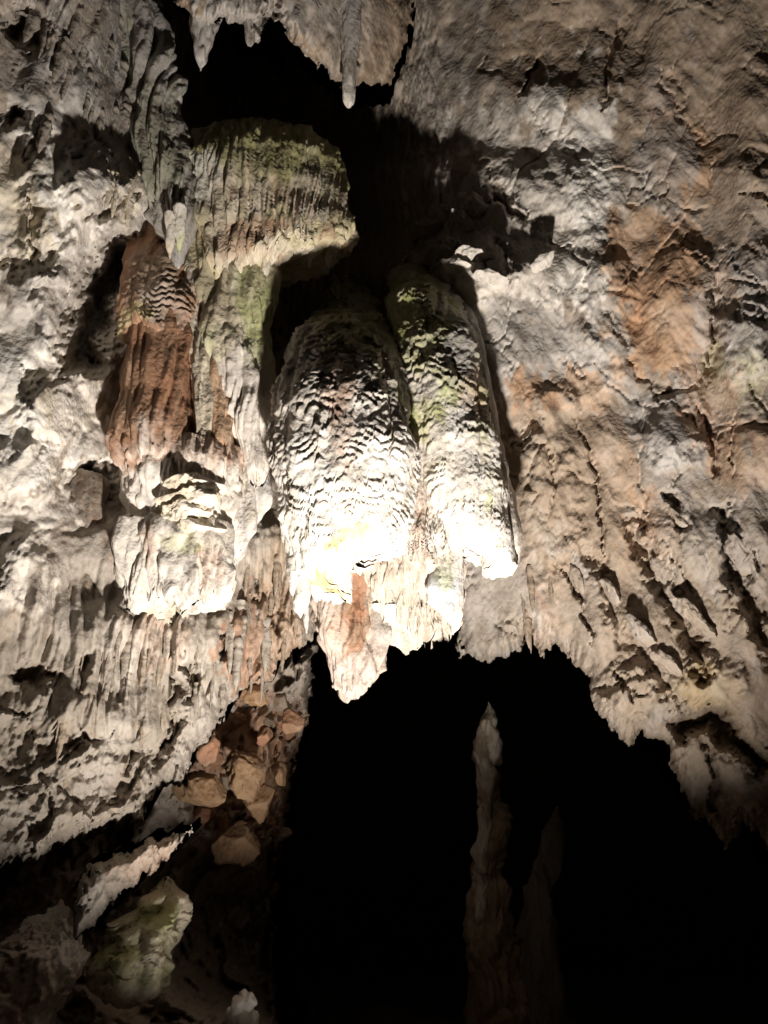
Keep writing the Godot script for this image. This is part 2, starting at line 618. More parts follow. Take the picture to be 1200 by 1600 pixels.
# ---------------------------------------------------------------- the scene
func _ready() -> void:
	var cam := Camera3D.new()
	cam.name = "camera"
	cam.fov = 66.0
	cam.far = 200.0
	cam.near = 0.05
	add_child(cam)
	cam.position = EYE
	cam.rotation_degrees = Vector3(PITCH, 0, 0)
	cam.current = true

	var env := Environment.new()
	env.background_mode = Environment.BG_SKY
	var sky := Sky.new()
	var psm := ProceduralSkyMaterial.new()
	psm.sky_top_color = Color(0.01, 0.01, 0.015)
	psm.sky_horizon_color = Color(0.01, 0.01, 0.015)
	psm.ground_bottom_color = Color(0.01, 0.01, 0.015)
	psm.ground_horizon_color = Color(0.01, 0.01, 0.015)
	sky.sky_material = psm
	env.sky = sky
	env.background_energy_multiplier = 0.02
	env.tonemap_mode = Environment.TONE_MAPPER_LINEAR
	env.tonemap_exposure = 1.0
	env.sdfgi_enabled = true
	env.ssao_enabled = true
	env.ssil_enabled = true
	var we := WorldEnvironment.new()
	we.name = "world_environment"
	we.environment = env
	add_child(we)

	for n in [n_fbm, n_rid, n_one]:
		n.noise_type = FastNoiseLite.TYPE_SIMPLEX_SMOOTH
		n.frequency = 1.0
		n.seed = 11
		n.fractal_type = FastNoiseLite.FRACTAL_FBM
		n.fractal_octaves = 4
		n.fractal_gain = 0.55
	n_rid.fractal_type = FastNoiseLite.FRACTAL_RIDGED
	n_rid.fractal_octaves = 3
	n_rid.seed = 23
	n_one.fractal_type = FastNoiseLite.FRACTAL_NONE
	n_one.seed = 5
	for n in [n_cel, n_cid]:
		n.noise_type = FastNoiseLite.TYPE_CELLULAR
		n.frequency = 1.0
		n.fractal_type = FastNoiseLite.FRACTAL_NONE
		n.seed = 3
		n.cellular_jitter = 1.0
	n_cel.cellular_return_type = FastNoiseLite.RETURN_DISTANCE2_SUB
	n_cid.cellular_return_type = FastNoiseLite.RETURN_CELL_VALUE

	palettes = {
		white = [WHITE, Color(0.56, 0.51, 0.45), GREY],
		chalk = [Color(0.74, 0.71, 0.66), WHITE, CREAM],
		cream = [CREAM, WHITE, TAN],
		tan = [TAN, Color(0.36, 0.315, 0.275), Color(0.22, 0.165, 0.125)],
		brown = [Color(0.34, 0.26, 0.19), Color(0.28, 0.21, 0.15), Color(0.40, 0.33, 0.26)],
		dimmed_grey = [Color(0.31, 0.27, 0.225), Color(0.37, 0.33, 0.285), Color(0.23, 0.185, 0.14)],  # brown-grey stone, with the dimness of the lower left put into its colour
		dimmed_earth = [Color(0.31, 0.245, 0.185), Color(0.36, 0.295, 0.235), Color(0.23, 0.17, 0.12)],  # brown stone, its colour also darkened to dim the lower walls
		rust = [RUST, Color(0.34, 0.20, 0.125), BROWN],
		ochre = [Color(0.46, 0.30, 0.19), Color(0.50, 0.37, 0.27), RUST],
		grey = [Color(0.36, 0.33, 0.30), Color(0.43, 0.405, 0.38), Color(0.24, 0.20, 0.165)],
		moss = [MOSS, Color(0.50, 0.48, 0.27), SOOT],
		limegreen = [Color(0.52, 0.53, 0.30), WHITE, MOSS],
		pink = [PINK, Color(0.60, 0.52, 0.45), RUST],
		yellow = [Color(0.60, 0.42, 0.15), Color(0.62, 0.52, 0.30), CREAM],
	}
	rock_mat = shaded_stone(4, 0.72)
	wet_mat = shaded_stone(9, 0.55)

	floodlight()
	cave_shell()
	print("shell ", Time.get_ticks_msec())
	main_stalactites()
	print("main ", Time.get_ticks_msec())
	brown_column()
	upper_left_hangings()
	lower_left_rocks()
	far_columns()
	drip_fringes()
	print("done ", Time.get_ticks_msec())

# the lamp that lights the place: a floodlight on the floor of the pit, below the frame
func floodlight() -> void:
	var lamp_at := Vector3(0.36, -0.5, -3.1)
	var aim := (at(570, 560, 5.0) - lamp_at).normalized()
	var t := thing("floodlight", "black cave floodlight on a steel bracket in the pit below the stalactites", "floodlight", lamp_at - Vector3(0, 0.32, 0))
	var head := Node3D.new()
	head.name = "lamp_head"
	t.add_child(head)
	head.position = Vector3(0, 0.32, 0)
	head.basis = Basis.looking_at(aim, Vector3(0, 0, 1))
	var black := plain(Color(0.05, 0.05, 0.055), 0.5)
	var steel := plain(Color(0.55, 0.55, 0.56), 0.35, 0.9)
	var hb := CylinderMesh.new()
	hb.top_radius = 0.13; hb.bottom_radius = 0.09; hb.height = 0.14
	var h := put(hb, "housing", black, head)
	h.rotation_degrees = Vector3(-90, 0, 0)
	h.position = Vector3(0, 0, 0.12)
	var rm := TorusMesh.new()
	rm.inner_radius = 0.115; rm.outer_radius = 0.14
	var rim := put(rm, "rim", black, head)
	rim.rotation_degrees = Vector3(90, 0, 0)
	rim.position = Vector3(0, 0, 0.05)
	var lm := CylinderMesh.new()
	lm.top_radius = 0.113; lm.bottom_radius = 0.113; lm.height = 0.012
	var glow := plain(Color(1, 0.95, 0.86), 0.3)
	glow.emission_enabled = true
	glow.emission = Color(1.0, 0.93, 0.82)
	glow.emission_energy_multiplier = 4.0
	var lens := put(lm, "lamp_lens", glow, head)
	lens.rotation_degrees = Vector3(90, 0, 0)
	lens.position = Vector3(0, 0, 0.055)
	for s in [-1.0, 1.0]:
		var bm := BoxMesh.new()
		bm.size = Vector3(0.012, 0.30, 0.04)
		var b := put(bm, "bracket_arm", steel, t)
		b.position = Vector3(s * 0.155, 0.17, 0.0)
	var fm := BoxMesh.new()
	fm.size = Vector3(0.34, 0.02, 0.2)
	var foot := put(fm, "foot_plate", steel, t)
	foot.position = Vector3(0, 0.01, 0)
	var l := SpotLight3D.new()
	l.name = "floodlight_beam"
	l.light_color = Color(1.0, 0.965, 0.925)
	l.light_energy = 62.0
	l.spot_range = 40.0
	l.spot_attenuation = 2.0
	l.spot_angle = 46.5
	l.spot_angle_attenuation = 1.0
	l.light_size = 0.11
	l.shadow_enabled = true
	head.add_child(l)
	l.position = Vector3(0, 0, -0.02)

func cave_shell() -> void:
	# the great wall: leans out over the viewer, ends below in a ragged hanging edge
	var d := []
	var rows := {
		-260: [[-260, 5.0], [-60, 5.3], [140, 5.8], [300, 6.6], [500, 7.0], [650, 7.6], [800, 7.3], [960, 6.8], [1100, 6.4], [1280, 6.0], [1450, 5.6]],
		-100: [[-260, 4.9], [-60, 5.2], [100, 5.6], [240, 7.4], [400, 8.6], [520, 8.2], [650, 7.7], [800, 7.3], [960, 6.7], [1100, 6.3], [1280, 5.9], [1450, 5.5]],
		50: [[-260, 4.8], [-60, 5.1], [60, 5.4], [160, 5.9], [260, 8.2], [400, 9.3], [500, 9.0], [600, 7.8], [700, 7.5], [790, 7.05], [860, 6.8], [950, 6.5], [1080, 6.1], [1200, 5.8], [1350, 5.5]],
		180: [[-260, 4.7], [-60, 5.05], [50, 5.25], [130, 5.5], [210, 6.3], [300, 8.6], [420, 9.3], [530, 8.6], [620, 7.75], [695, 7.4], [765, 6.8], [850, 6.5], [950, 6.3], [1080, 6.0], [1200, 5.6], [1350, 5.3]],
		320: [[-260, 4.6], [-60, 4.95], [40, 5.1], [120, 5.2], [190, 5.5], [260, 6.6], [340, 7.6], [450, 8.2], [560, 7.8], [650, 7.15], [705, 6.75], [760, 6.48], [860, 6.25], [960, 6.1], [1080, 5.8], [1200, 5.4], [1350, 5.1]],
		460: [[-260, 4.5], [-60, 4.85], [40, 5.0], [110, 5.15], [170, 5.9], [240, 6.4], [340, 6.6], [450, 7.2], [560, 7.2], [650, 6.7], [705, 6.15], [760, 6.05], [860, 6.0], [960, 6.0], [1080, 5.6], [1200, 5.2], [1350, 5.0]],
		600: [[-260, 4.5], [-60, 4.75], [40, 4.9], [110, 5.1], [160, 5.7], [240, 6.1], [340, 6.2], [450, 6.6], [560, 6.8], [660, 6.5], [760, 6.0], [860, 5.9], [960, 5.8], [1080, 5.55], [1200, 5.2], [1350, 4.9]],
		740: [[-260, 4.4], [-60, 4.65], [40, 4.8], [110, 5.05], [160, 5.5], [240, 5.8], [340, 5.9], [430, 6.1], [560, 6.6], [660, 6.4], [760, 5.95], [860, 5.75], [960, 5.6], [1080, 5.4], [1200, 5.0], [1350, 4.8]],
		880: [[-260, 4.35], [-60, 4.6], [40, 4.75], [110, 4.95], [180, 5.25], [260, 5.45], [340, 5.55], [430, 5.8], [560, 6.4], [660, 6.4], [760, 6.1], [860, 5.75], [960, 5.5], [1080, 5.25], [1200, 4.9], [1350, 4.7]],
		1020: [[-260, 4.3], [-60, 4.5], [40, 4.65], [110, 4.8], [180, 4.95], [260, 5.1], [340, 5.3], [430, 5.7], [560, 6.3], [660, 6.4], [760, 6.1], [860, 5.75], [960, 5.4], [1080, 5.15], [1200, 4.85], [1350, 4.6]],
		1160: [[-260, 4.2], [-60, 4.35], [40, 4.5], [110, 4.6], [180, 4.75], [260, 5.0], [340, 5.4], [960, 5.35], [1080, 5.2], [1200, 4.9], [1350, 4.6]],
		1300: [[-260, 4.1], [-60, 4.2], [40, 4.35], [110, 4.5], [180, 4.7], [1080, 5.4], [1200, 5.1], [1350, 4.7]],
		1420: [[-260, 4.1], [-60, 4.2], [1100, 5.5], [1200, 5.3], [1350, 4.9]],
	}
	for y in rows:
		for q in rows[y]:
			d.append([q[0], y, q[1]])
	var edge := PackedVector2Array([
		Vector2(-225, -195), Vector2(1420, -195), Vector2(1420, 1340), Vector2(1330, 1330), Vector2(1215, 1370), Vector2(1190, 1300), Vector2(1160, 1290), Vector2(1132, 1325), Vector2(1112, 1290), Vector2(1080, 1270), Vector2(1062, 1245), Vector2(1056, 1205),
		Vector2(1040, 1160), Vector2(1000, 1148), Vector2(984, 1172), Vector2(955, 1140), Vector2(930, 1105), Vector2(922, 1060), Vector2(890, 1022), Vector2(862, 996), Vector2(846, 1024), Vector2(826, 985), Vector2(800, 1024), Vector2(760, 1034), Vector2(722, 1024),
		Vector2(700, 960), Vector2(640, 900), Vector2(560, 900), Vector2(510, 960), Vector2(480, 1000), Vector2(440, 1030), Vector2(420, 1066), Vector2(372, 1075), Vector2(345, 1130), Vector2(310, 1165), Vector2(285, 1215), Vector2(250, 1240), Vector2(214, 1285), Vector2(150, 1300), Vector2(110, 1315), Vector2(60, 1335), Vector2(0, 1350), Vector2(-225, 1360)])
	var P := palettes
	var o := {
		step = 2.6, depth = d, sigma = 62.0, poly = edge, roll = 34.0, roll_depth = 0.3, ragged = 9.0, skirt = Vector3(0, 0.75, -1.1), pal = P.tan,
		styles = [
			[90, 520, 210, 430, "knobs", 1.0], [-60, 400, 240, 500, "knobs", 1.05], [140, 90, 240, 220, "flute", 1.4], [-80, 100, 300, 300, "flute", 1.3],
			[230, 980, 330, 200, "flute", 1.3], [60, 1180, 380, 230, "chunk", 1.3], [380, 980, 170, 260, "flute", 1.2], [420, 650, 120, 330, "drape", 1.4],
			[600, 300, 130, 420, "drape", 1.6]],
		stains_and_shading = [
			# left wall: white calcite, cream, the brown-grey foot with its dimness put into the colour
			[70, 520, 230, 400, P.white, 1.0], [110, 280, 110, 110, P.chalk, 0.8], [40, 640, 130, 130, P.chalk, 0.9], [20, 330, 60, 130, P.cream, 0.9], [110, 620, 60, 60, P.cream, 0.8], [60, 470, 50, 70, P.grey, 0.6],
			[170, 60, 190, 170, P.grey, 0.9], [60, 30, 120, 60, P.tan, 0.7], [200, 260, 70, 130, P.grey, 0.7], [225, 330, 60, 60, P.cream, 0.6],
			[230, 1010, 300, 190, P.dimmed_grey, 1.0], [60, 1180, 300, 230, P.dimmed_grey, 0.95], [330, 960, 160, 200, P.dimmed_grey, 0.9], [10, 880, 80, 90, P.white, 0.8], [240, 1000, 60, 70, P.pink, 0.5], [400, 1010, 60, 110, P.rust, 0.7], [440, 940, 40, 120, P.brown, 0.7],
			# behind the cluster
			[760, 950, 70, 110, P.grey, 0.9], [830, 960, 50, 60, P.pink, 0.5],
			# right wall
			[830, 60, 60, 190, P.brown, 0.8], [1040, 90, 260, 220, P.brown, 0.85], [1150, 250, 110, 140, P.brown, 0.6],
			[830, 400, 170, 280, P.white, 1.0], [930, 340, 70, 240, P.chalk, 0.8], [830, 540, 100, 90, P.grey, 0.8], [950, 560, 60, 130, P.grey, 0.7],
			[1045, 480, 95, 150, P.ochre, 1.0], [1000, 390, 60, 80, P.ochre, 0.9], [1075, 270, 50, 80, P.ochre, 0.8], [1030, 200, 30, 90, P.pink, 0.5], [865, 625, 70, 60, P.ochre, 0.95], [960, 700, 50, 130, P.ochre, 0.5], [1040, 250, 50, 90, P.grey, 0.7],
			[1050, 670, 80, 90, P.grey, 0.95], [1160, 500, 80, 130, P.grey, 0.6], [1160, 590, 60, 70, P.limegreen, 0.3], [1110, 630, 50, 70, P.pink, 0.7], [1175, 720, 60, 60, P.ochre, 0.6],
			[850, 770, 120, 150, P.dimmed_earth, 0.9], [930, 800, 90, 150, P.brown, 0.7], [1010, 830, 50, 80, P.ochre, 0.5], [1100, 880, 110, 110, P.grey, 0.45], [1000, 1000, 150, 170, P.dimmed_earth, 0.75], [1120, 1040, 120, 120, P.dimmed_earth, 0.7], [1110, 1080, 70, 40, P.yellow, 0.25], [1130, 1230, 170, 130, P.dimmed_earth, 0.95], [1200, 1100, 80, 110, P.brown, 0.7], [770, 960, 70, 100, P.dimmed_grey, 0.8]],
		dents = [
			# fissures of the right wall
			[[[1035, 765], [1050, 785], [1066, 845]], 7.0, 0.13], [[[905, 660], [918, 700], [932, 745], [936, 800], [944, 880], [938, 930]], 3.2, 0.07], [[[880, 880], [905, 935], [916, 975], [926, 1010]], 4.0, 0.09], [[[862, 700], [868, 760], [858, 810]], 3.0, 0.05],
			[[[915, 845], [940, 905], [962, 965], [985, 1025]], 13.0, 0.1], [[[985, 800], [1000, 850], [1018, 890], [1045, 930], [1072, 980], [1098, 1030], [1092, 1075]], 14.0, 0.17], [[[965, 985], [1008, 1025], [1048, 1078], [1072, 1112]], 13.0, 0.11], [[[1045, 860], [1052, 905]], 4.0, 0.07],
			[[[1128, 780], [1136, 830], [1146, 890], [1172, 940], [1198, 1000], [1230, 1070]], 15.0, 0.24], [[[1088, 630], [1102, 672], [1116, 716], [1120, 750]], 4.0, 0.08], [[[838, 82], [826, 118], [808, 150]], 7.0, 0.14], [[[976, 30], [956, 70], [946, 110], [944, 150], [930, 205]], 5.0, 0.1],
			[[[758, 292], [790, 325], [818, 348]], 12.0, 0.28], [[[718, 315], [742, 348]], 10.0, 0.22], [[[764, 372], [788, 400], [790, 440]], 7.0, 0.12], [[[872, 395], [855, 440], [836, 475]], 8.0, 0.1], [[[930, 430], [890, 450], [868, 480]], 6.0, 0.09], [[[915, 300], [898, 340], [905, 370]], 3.0, 0.05], [[[838, 470], [848, 520], [842, 570]], 3.0, 0.05],
			[[[1130, 420], [1112, 460], [1114, 540], [1098, 600]], 9.0, 0.12], [[[1110, 440], [1210, 446]], 3.0, 0.06], [[[965, 250], [975, 300], [968, 390], [974, 460], [960, 560]], 5.0, 0.06], [[[1165, 590], [1185, 625], [1210, 660]], 3.0, 0.05], [[[1150, 300], [1180, 300], [1210, 320]], 5.0, 0.07], [[[1060, 320], [1085, 330], [1110, 320]], 3.0, 0.04],
			[[[845, 645], [815, 680], [795, 705]], 14.0, 0.14], [[[1010, 620], [1040, 618], [1060, 608], [1100, 600]], 4.0, 0.05], [[[1062, 725], [1052, 770]], 3.0, 0.05], [[[1100, 300], [1120, 240]], 4.0, 0.05], [[[1040, 1150], [1110, 1120], [1160, 1170], [1215, 1210]], 20.0, 0.4],
			[[[930, 1080], [960, 1060], [980, 1080]], 6.0, 0.1], [[[1100, 1150], [1115, 1220], [1105, 1280]], 8.0, 0.12], [[[985, 1070], [990, 1110]], 4.0, 0.08], [[[1150, 640], [1140, 700], [1148, 760]], 3.0, 0.05], [[[1175, 860], [1190, 900]], 5.0, 0.08],
			[[[220, 372], [172, 430], [138, 505], [126, 590]], 34.0, 1.2], [[[138, 715], [140, 785]], 30.0, 0.6],
			[[[885, 250], [915, 310], [935, 380], [940, 450], [930, 560]], 44.0, -0.09],
			# holes of the left wall
			[[[10, 60], [40, 40], [70, 70]], 24.0, 0.45], [[[15, 170], [30, 200]], 18.0, 0.35], [[[0, 400], [40, 430]], 14.0, 0.18], [[[48, 290], [50, 360], [44, 420]], 7.0, 0.13], [[[30, 560], [45, 640]], 8.0, 0.1],
			[[[140, 340], [185, 320], [215, 300]], 18.0, 0.22], [[[0, 1055], [60, 1060], [100, 1050]], 10.0, 0.18], [[[262, 1060], [272, 1100]], 9.0, 0.18], [[[284, 1030], [296, 1060], [290, 1110]], 9.0, 0.2], [[[345, 980], [342, 1040]], 10.0, 0.2], [[[130, 1020], [128, 1060]], 7.0, 0.12],
			[[[240, 1200], [262, 1150], [276, 1100]], 10.0, 0.2], [[[395, 890], [405, 960]], 10.0, 0.12], [[[425, 930], [432, 1000]], 8.0, 0.1], [[[212, 1160], [195, 1220]], 6.0, 0.12]],
		bumps = [[150, 285, 65, 70, 0.2], [60, 330, 35, 150, 0.12], [225, 300, 40, 50, 0.15], [90, 480, 40, 90, 0.1], [80, 640, 60, 60, 0.14], [30, 740, 70, 60, 0.12], [110, 410, 40, 50, 0.12], [40, 900, 60, 70, 0.1],
			[880, 290, 60, 90, 0.05], [950, 480, 50, 140, 0.08], [1060, 500, 60, 110, 0.05], [1165, 530, 55, 80, 0.14], [860, 630, 50, 40, 0.1], [990, 1080, 60, 50, 0.16], [1110, 1070, 70, 50, 0.12], [1050, 670, 60, 70, 0.1], [760, 420, 60, 60, 0.12], [860, 800, 60, 110, 0.1]],
	}
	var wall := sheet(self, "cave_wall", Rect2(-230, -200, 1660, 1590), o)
	wall.set_meta("kind", "structure")
	wall_field = last_field
	# broken flakes that stand off the wall beside the big stalactites
	var fl := [[672, 362, 52, 12, 0.0], [742, 322, 52, 22, -0.7], [704, 388, 62, 14, -0.2], [738, 402, 56, 13, -0.35], [700, 338, 34, 11, -0.6], [722, 352, 44, 10, -0.5], [846, 410, 34, 16, 0.7], [768, 436, 52, 10, -0.3], [716, 420, 50, 9, -0.4], [690, 402, 46, 12, -0.1], [955, 925, 46, 11, -1.15], [1040, 900, 60, 13, -1.05], [1000, 985, 50, 12, -1.0], [1085, 965, 64, 14, -1.0], [1155, 870, 60, 14, -1.2], [1045, 1040, 56, 13, -0.9], [900, 905, 40, 9, -1.2], [1190, 960, 50, 12, -1.0], [1060, 820, 40, 10, -1.1]]
	var k := 0
	for f in fl:
		k += 1
		var wd: float = wall_field.sample(f[0], f[1])
		stone(wall, "rock_flake", at(f[0], f[1], wd - 0.02), Vector3(f[2], f[3] * 1.15, 34.0) * wd / FOCAL * 0.62, 40 + k, P.white if f[1] < 500 else P.tan, 12, f[4])

	# the ceiling's ragged edge at the top, in front of the dark hollow
	var ce := PackedVector2Array([Vector2(262, -290), Vector2(640, -290), Vector2(650, -60), Vector2(640, 60), Vector2(610, 130), Vector2(578, 136), Vector2(552, 130), Vector2(520, 122), Vector2(490, 96), Vector2(462, 70), Vector2(440, 38), Vector2(420, 26), Vector2(398, 62), Vector2(384, 36), Vector2(350, 30), Vector2(330, 44), Vector2(304, 30), Vector2(284, 8), Vector2(262, -30)])
	var cd := []
	for q in [[260, -290, 5.6], [450, -290, 5.8], [650, -290, 6.6], [270, -60, 5.55], [400, -60, 5.6], [520, -60, 5.8], [640, -60, 6.9], [300, 40, 5.5], [400, 40, 5.5], [470, 60, 5.6], [530, 90, 5.8], [570, 60, 6.1], [600, 120, 6.75], [650, 60, 7.0]]:
		cd.append(q)
	var ceil_ := sheet(self, "cave_ceiling", Rect2(230, -290, 440, 470), {step = 2.5, depth = cd, sigma = 80.0, poly = ce, roll = 26.0, roll_depth = 0.22, ragged = 8.0, skirt = Vector3(0, 0.9, -0.9), pal = P.brown,
		styles = [[380, 20, 200, 260, "flute", 0.8]], stains_and_shading = [[400, 20, 150, 120, P.grey, 0.8], [540, 60, 60, 90, P.tan, 0.7]],
		dents = [[[[395, 20], [420, 14], [430, 30]], 12.0, 0.25], [[[552, 30], [556, 110]], 7.0, 0.16]]})
	ceil_.set_meta("kind", "structure")

	# far end of the passage under the wall, and the floor with the pit
	var pd := []
	for x in [-900, -200, 600, 1400, 2100]:
		for y in [300, 900, 1300, 1900]:
			pd.append([x, y, 15.0 + 2.0 * sin(x * 0.01 + y * 0.007)])
	var back := sheet(self, "passage_wall", Rect2(-900, 250, 3000, 1700), {step = 22.0, depth = pd, sigma = 400.0, pal = P.tan, amp = 3.0})
	back.set_meta("kind", "structure")
	var nx := 150
	var nz := 130
	var pos := PackedVector3Array()
	var cols := PackedColorArray()
	for j in nz:
		for i in nx:
			var x := -12.0 + 24.0 * i / (nx - 1)
			var z := -17.0 + 21.0 * j / (nz - 1)
			var pit := smoothstep(-1.0, -1.7, z) * smoothstep(-9.0, -6.5, z)
			var y := -1.15 * pit + n_fbm.get_noise_2d(x * 0.8, z * 0.8) * 0.25 * smoothstep(-0.8, -2.0, z)
			y += n_rid.get_noise_2d(x * 2.0, z * 2.0) * 0.05
			if Vector2(x - 0.36, z + 3.1).length() < 0.6:
				y = -0.82
			var p := Vector3(x, y, z)
			pos.append(p)
			cols.append(mottle(P.tan, p))
	var fl_ := put(grid_mesh(pos, cols, nx, nz, PackedByteArray(), false, Vector3.ZERO), "ground", rock_mat, self)
	fl_.set_meta("kind", "structure")

var wall_field: Field

func main_stalactites() -> void:
	var P := palettes
	# broad left-hand stalactite
	var t := thing("broad_stalactite", "broad scalloped white stalactite with a mossy crown and a blunt ochre-edged foot", "stalactite", at(535, 400, 6.2), "great stalactites of the middle cluster")
	body(t, "shaft", [[400, 525, 575, 7.8], [455, 520, 580, 7.3], [490, 505, 592, 6.75], [515, 482, 604, 6.2], [545, 458, 616, 5.8], [590, 438, 625, 5.53], [660, 428, 634, 5.28], [740, 430, 640, 5.15], [820, 442, 646, 5.08], [880, 456, 642, 5.06], [922, 470, 632, 5.06]],
		{style = "scale", thick = 0.75, amp_end = 0.45, pal = P.white, pal2 = P.chalk, pal2_at = 0.62, bottom = [[-1.0, 0], [-0.7, 6], [-0.1, -26], [0.15, -44], [0.5, -54], [1.0, -60]], ragged = 11.0, end_round = 0.03, stains_and_shading = [[560, 560, 70, 50, P.moss, 0.8], [540, 500, 90, 60, P.moss, 0.7], [610, 600, 40, 60, P.limegreen, 0.5], [530, 640, 30, 60, P.pink, 0.7], [540, 720, 25, 70, P.pink, 0.7], [470, 620, 30, 50, P.grey, 0.6], [545, 890, 40, 14, P.yellow, 0.9], [490, 915, 20, 10, P.yellow, 0.9]]})
	body(t, "drip_tip", [[870, 448, 486, 5.05], [920, 454, 484, 5.0], [950, 460, 480, 4.99], [966, 464, 474, 4.98]], {style = "drape", thick = 0.8, pal = P.white, amp = 0.6, end_round = 0.3})
	body(t, "drip_tip", [[930, 470, 484, 5.0], [985, 476, 482, 5.0]], {style = "drape", thick = 0.9, pal = P.grey, amp = 0.3, end_round = 0.5})

	t = thing("tall_stalactite", "tall green-tinged scalloped stalactite with a smooth white lower face", "stalactite", at(665, 400, 6.6), "great stalactites of the middle cluster")
	body(t, "shaft", [[340, 622, 654, 8.0], [395, 620, 660, 7.5], [425, 614, 674, 7.0], [450, 611, 694, 6.5], [480, 613, 718, 6.15], [560, 626, 748, 5.73], [640, 636, 762, 5.52], [720, 654, 778, 5.38], [800, 676, 794, 5.28], [860, 688, 806, 5.24], [892, 696, 812, 5.24]],
		{style = "scale", thick = 0.8, amp_end = 0.25, pal = P.limegreen, pal2 = P.chalk, pal2_at = 0.66, bottom = [[-1.0, -30], [-0.4, -24], [0.2, -12], [0.8, 0], [1.0, 6]], ragged = 9.0, end_round = 0.02, stains_and_shading = [[640, 520, 40, 90, P.moss, 0.8], [730, 560, 40, 60, P.grey, 0.8], [740, 640, 30, 40, P.pink, 0.6], [660, 680, 30, 40, P.moss, 0.7]]})
	body(t, "side_fin", [[480, 700, 738, 6.3], [560, 722, 758, 5.93], [660, 742, 778, 5.66], [760, 764, 797, 5.48], [840, 780, 812, 5.36], [884, 786, 815, 5.3]], {style = "drape", thick = 1.8, pal = P.grey, pal2 = P.white, pal2_at = 0.6, amp = 0.5, end_round = 0.1})

	t = thing("middle_stalactite", "narrow cream stalactite with a toothed lower edge between the two great ones", "stalactite", at(665, 600, 5.6), "great stalactites of the middle cluster")
	body(t, "shaft", [[560, 632, 650, 5.95], [640, 630, 668, 5.56], [720, 632, 700, 5.36], [800, 634, 716, 5.26], [840, 600, 722, 5.22], [880, 568, 722, 5.22], [920, 572, 722, 5.24], [975, 584, 716, 5.24]],
		{style = "drape", thick = 0.3, pal = P.white, pal2 = [Color(0.46, 0.41, 0.34), Color(0.40, 0.34, 0.28), CREAM], pal2_at = 0.72, ragged = 34.0, end_round = 0.03, stains_and_shading = [[660, 760, 30, 60, P.pink, 0.6], [690, 740, 30, 80, P.limegreen, 0.6], [655, 850, 20, 60, P.pink, 0.6]]})  # lower palette darkened to stand for the weaker beam on the fringe
	for q in [[612, 945, 30, 44, 5.2], [643, 950, 12, 46, 5.19], [628, 945, 14, 34, 5.2], [681, 940, 10, 46, 5.2], [590, 944, 26, 36, 5.21], [668, 944, 18, 26, 5.2]]:
		body(t, "drip_tip", [[q[1], q[0] - q[2] * 0.5, q[0] + q[2] * 0.5, q[4]], [q[1] + q[3] * 0.5, q[0] - q[2] * 0.42, q[0] + q[2] * 0.4, q[4]], [q[1] + q[3], q[0] - q[2] * 0.12, q[0] + q[2] * 0.1, q[4]]], {style = "drape", thick = 0.8, pal = P.chalk, amp = 0.35, end_round = 0.25, step = 2.2})

	t = thing("tongue_stalactite", "blunt tongue-shaped stalactite with a rust-red middle, lowest of the cluster", "stalactite", at(545, 860, 5.2), "great stalactites of the middle cluster")
	body(t, "shaft", [[800, 486, 610, 5.55], [870, 480, 612, 5.42], [920, 480, 610, 5.34], [960, 490, 608, 5.28], [1000, 503, 606, 5.22], [1040, 510, 602, 5.18], [1092, 516, 594, 5.15]],
		{style = "drape", amp = 1.1, thick = 0.5, square = 0.85, pal = [Color(0.42, 0.34, 0.27), Color(0.38, 0.31, 0.26), TAN], pal2 = [Color(0.38, 0.31, 0.265), Color(0.43, 0.36, 0.31), TAN], pal2_at = 0.6, ragged = 5.0, bottom = [[-1, -14], [-0.5, 2], [0.3, -4], [1.0, -34]], end_round = 0.06, stains_and_shading = [[555, 985, 26, 50, P.rust, 0.95], [562, 915, 16, 60, P.rust, 0.9], [530, 1000, 20, 30, P.pink, 0.7], [595, 990, 14, 50, P.grey, 0.7]]})  # tan-cream stone, its colours lowered to stand for the weaker beam edge

	t = thing("blade_stalactite", "pale bluish blade-shaped stalactite under the tall green-tinged one", "stalactite", at(700, 850, 5.1), "great stalactites of the middle cluster")
	body(t, "shaft", [[820, 690, 722, 5.32], [880, 676, 724, 5.2], [930, 664, 726, 5.12], [960, 668, 724, 5.1], [986, 690, 722, 5.1]], {style = "drape", thick = 0.5, pal = [Color(0.56, 0.57, 0.58), WHITE, GREY], amp = 0.6, bottom = [[-1, -34], [0.2, 0], [0.7, 4], [1, -6]], end_round = 0.06, stains_and_shading = [[690, 890, 20, 50, P.limegreen, 0.6]]})

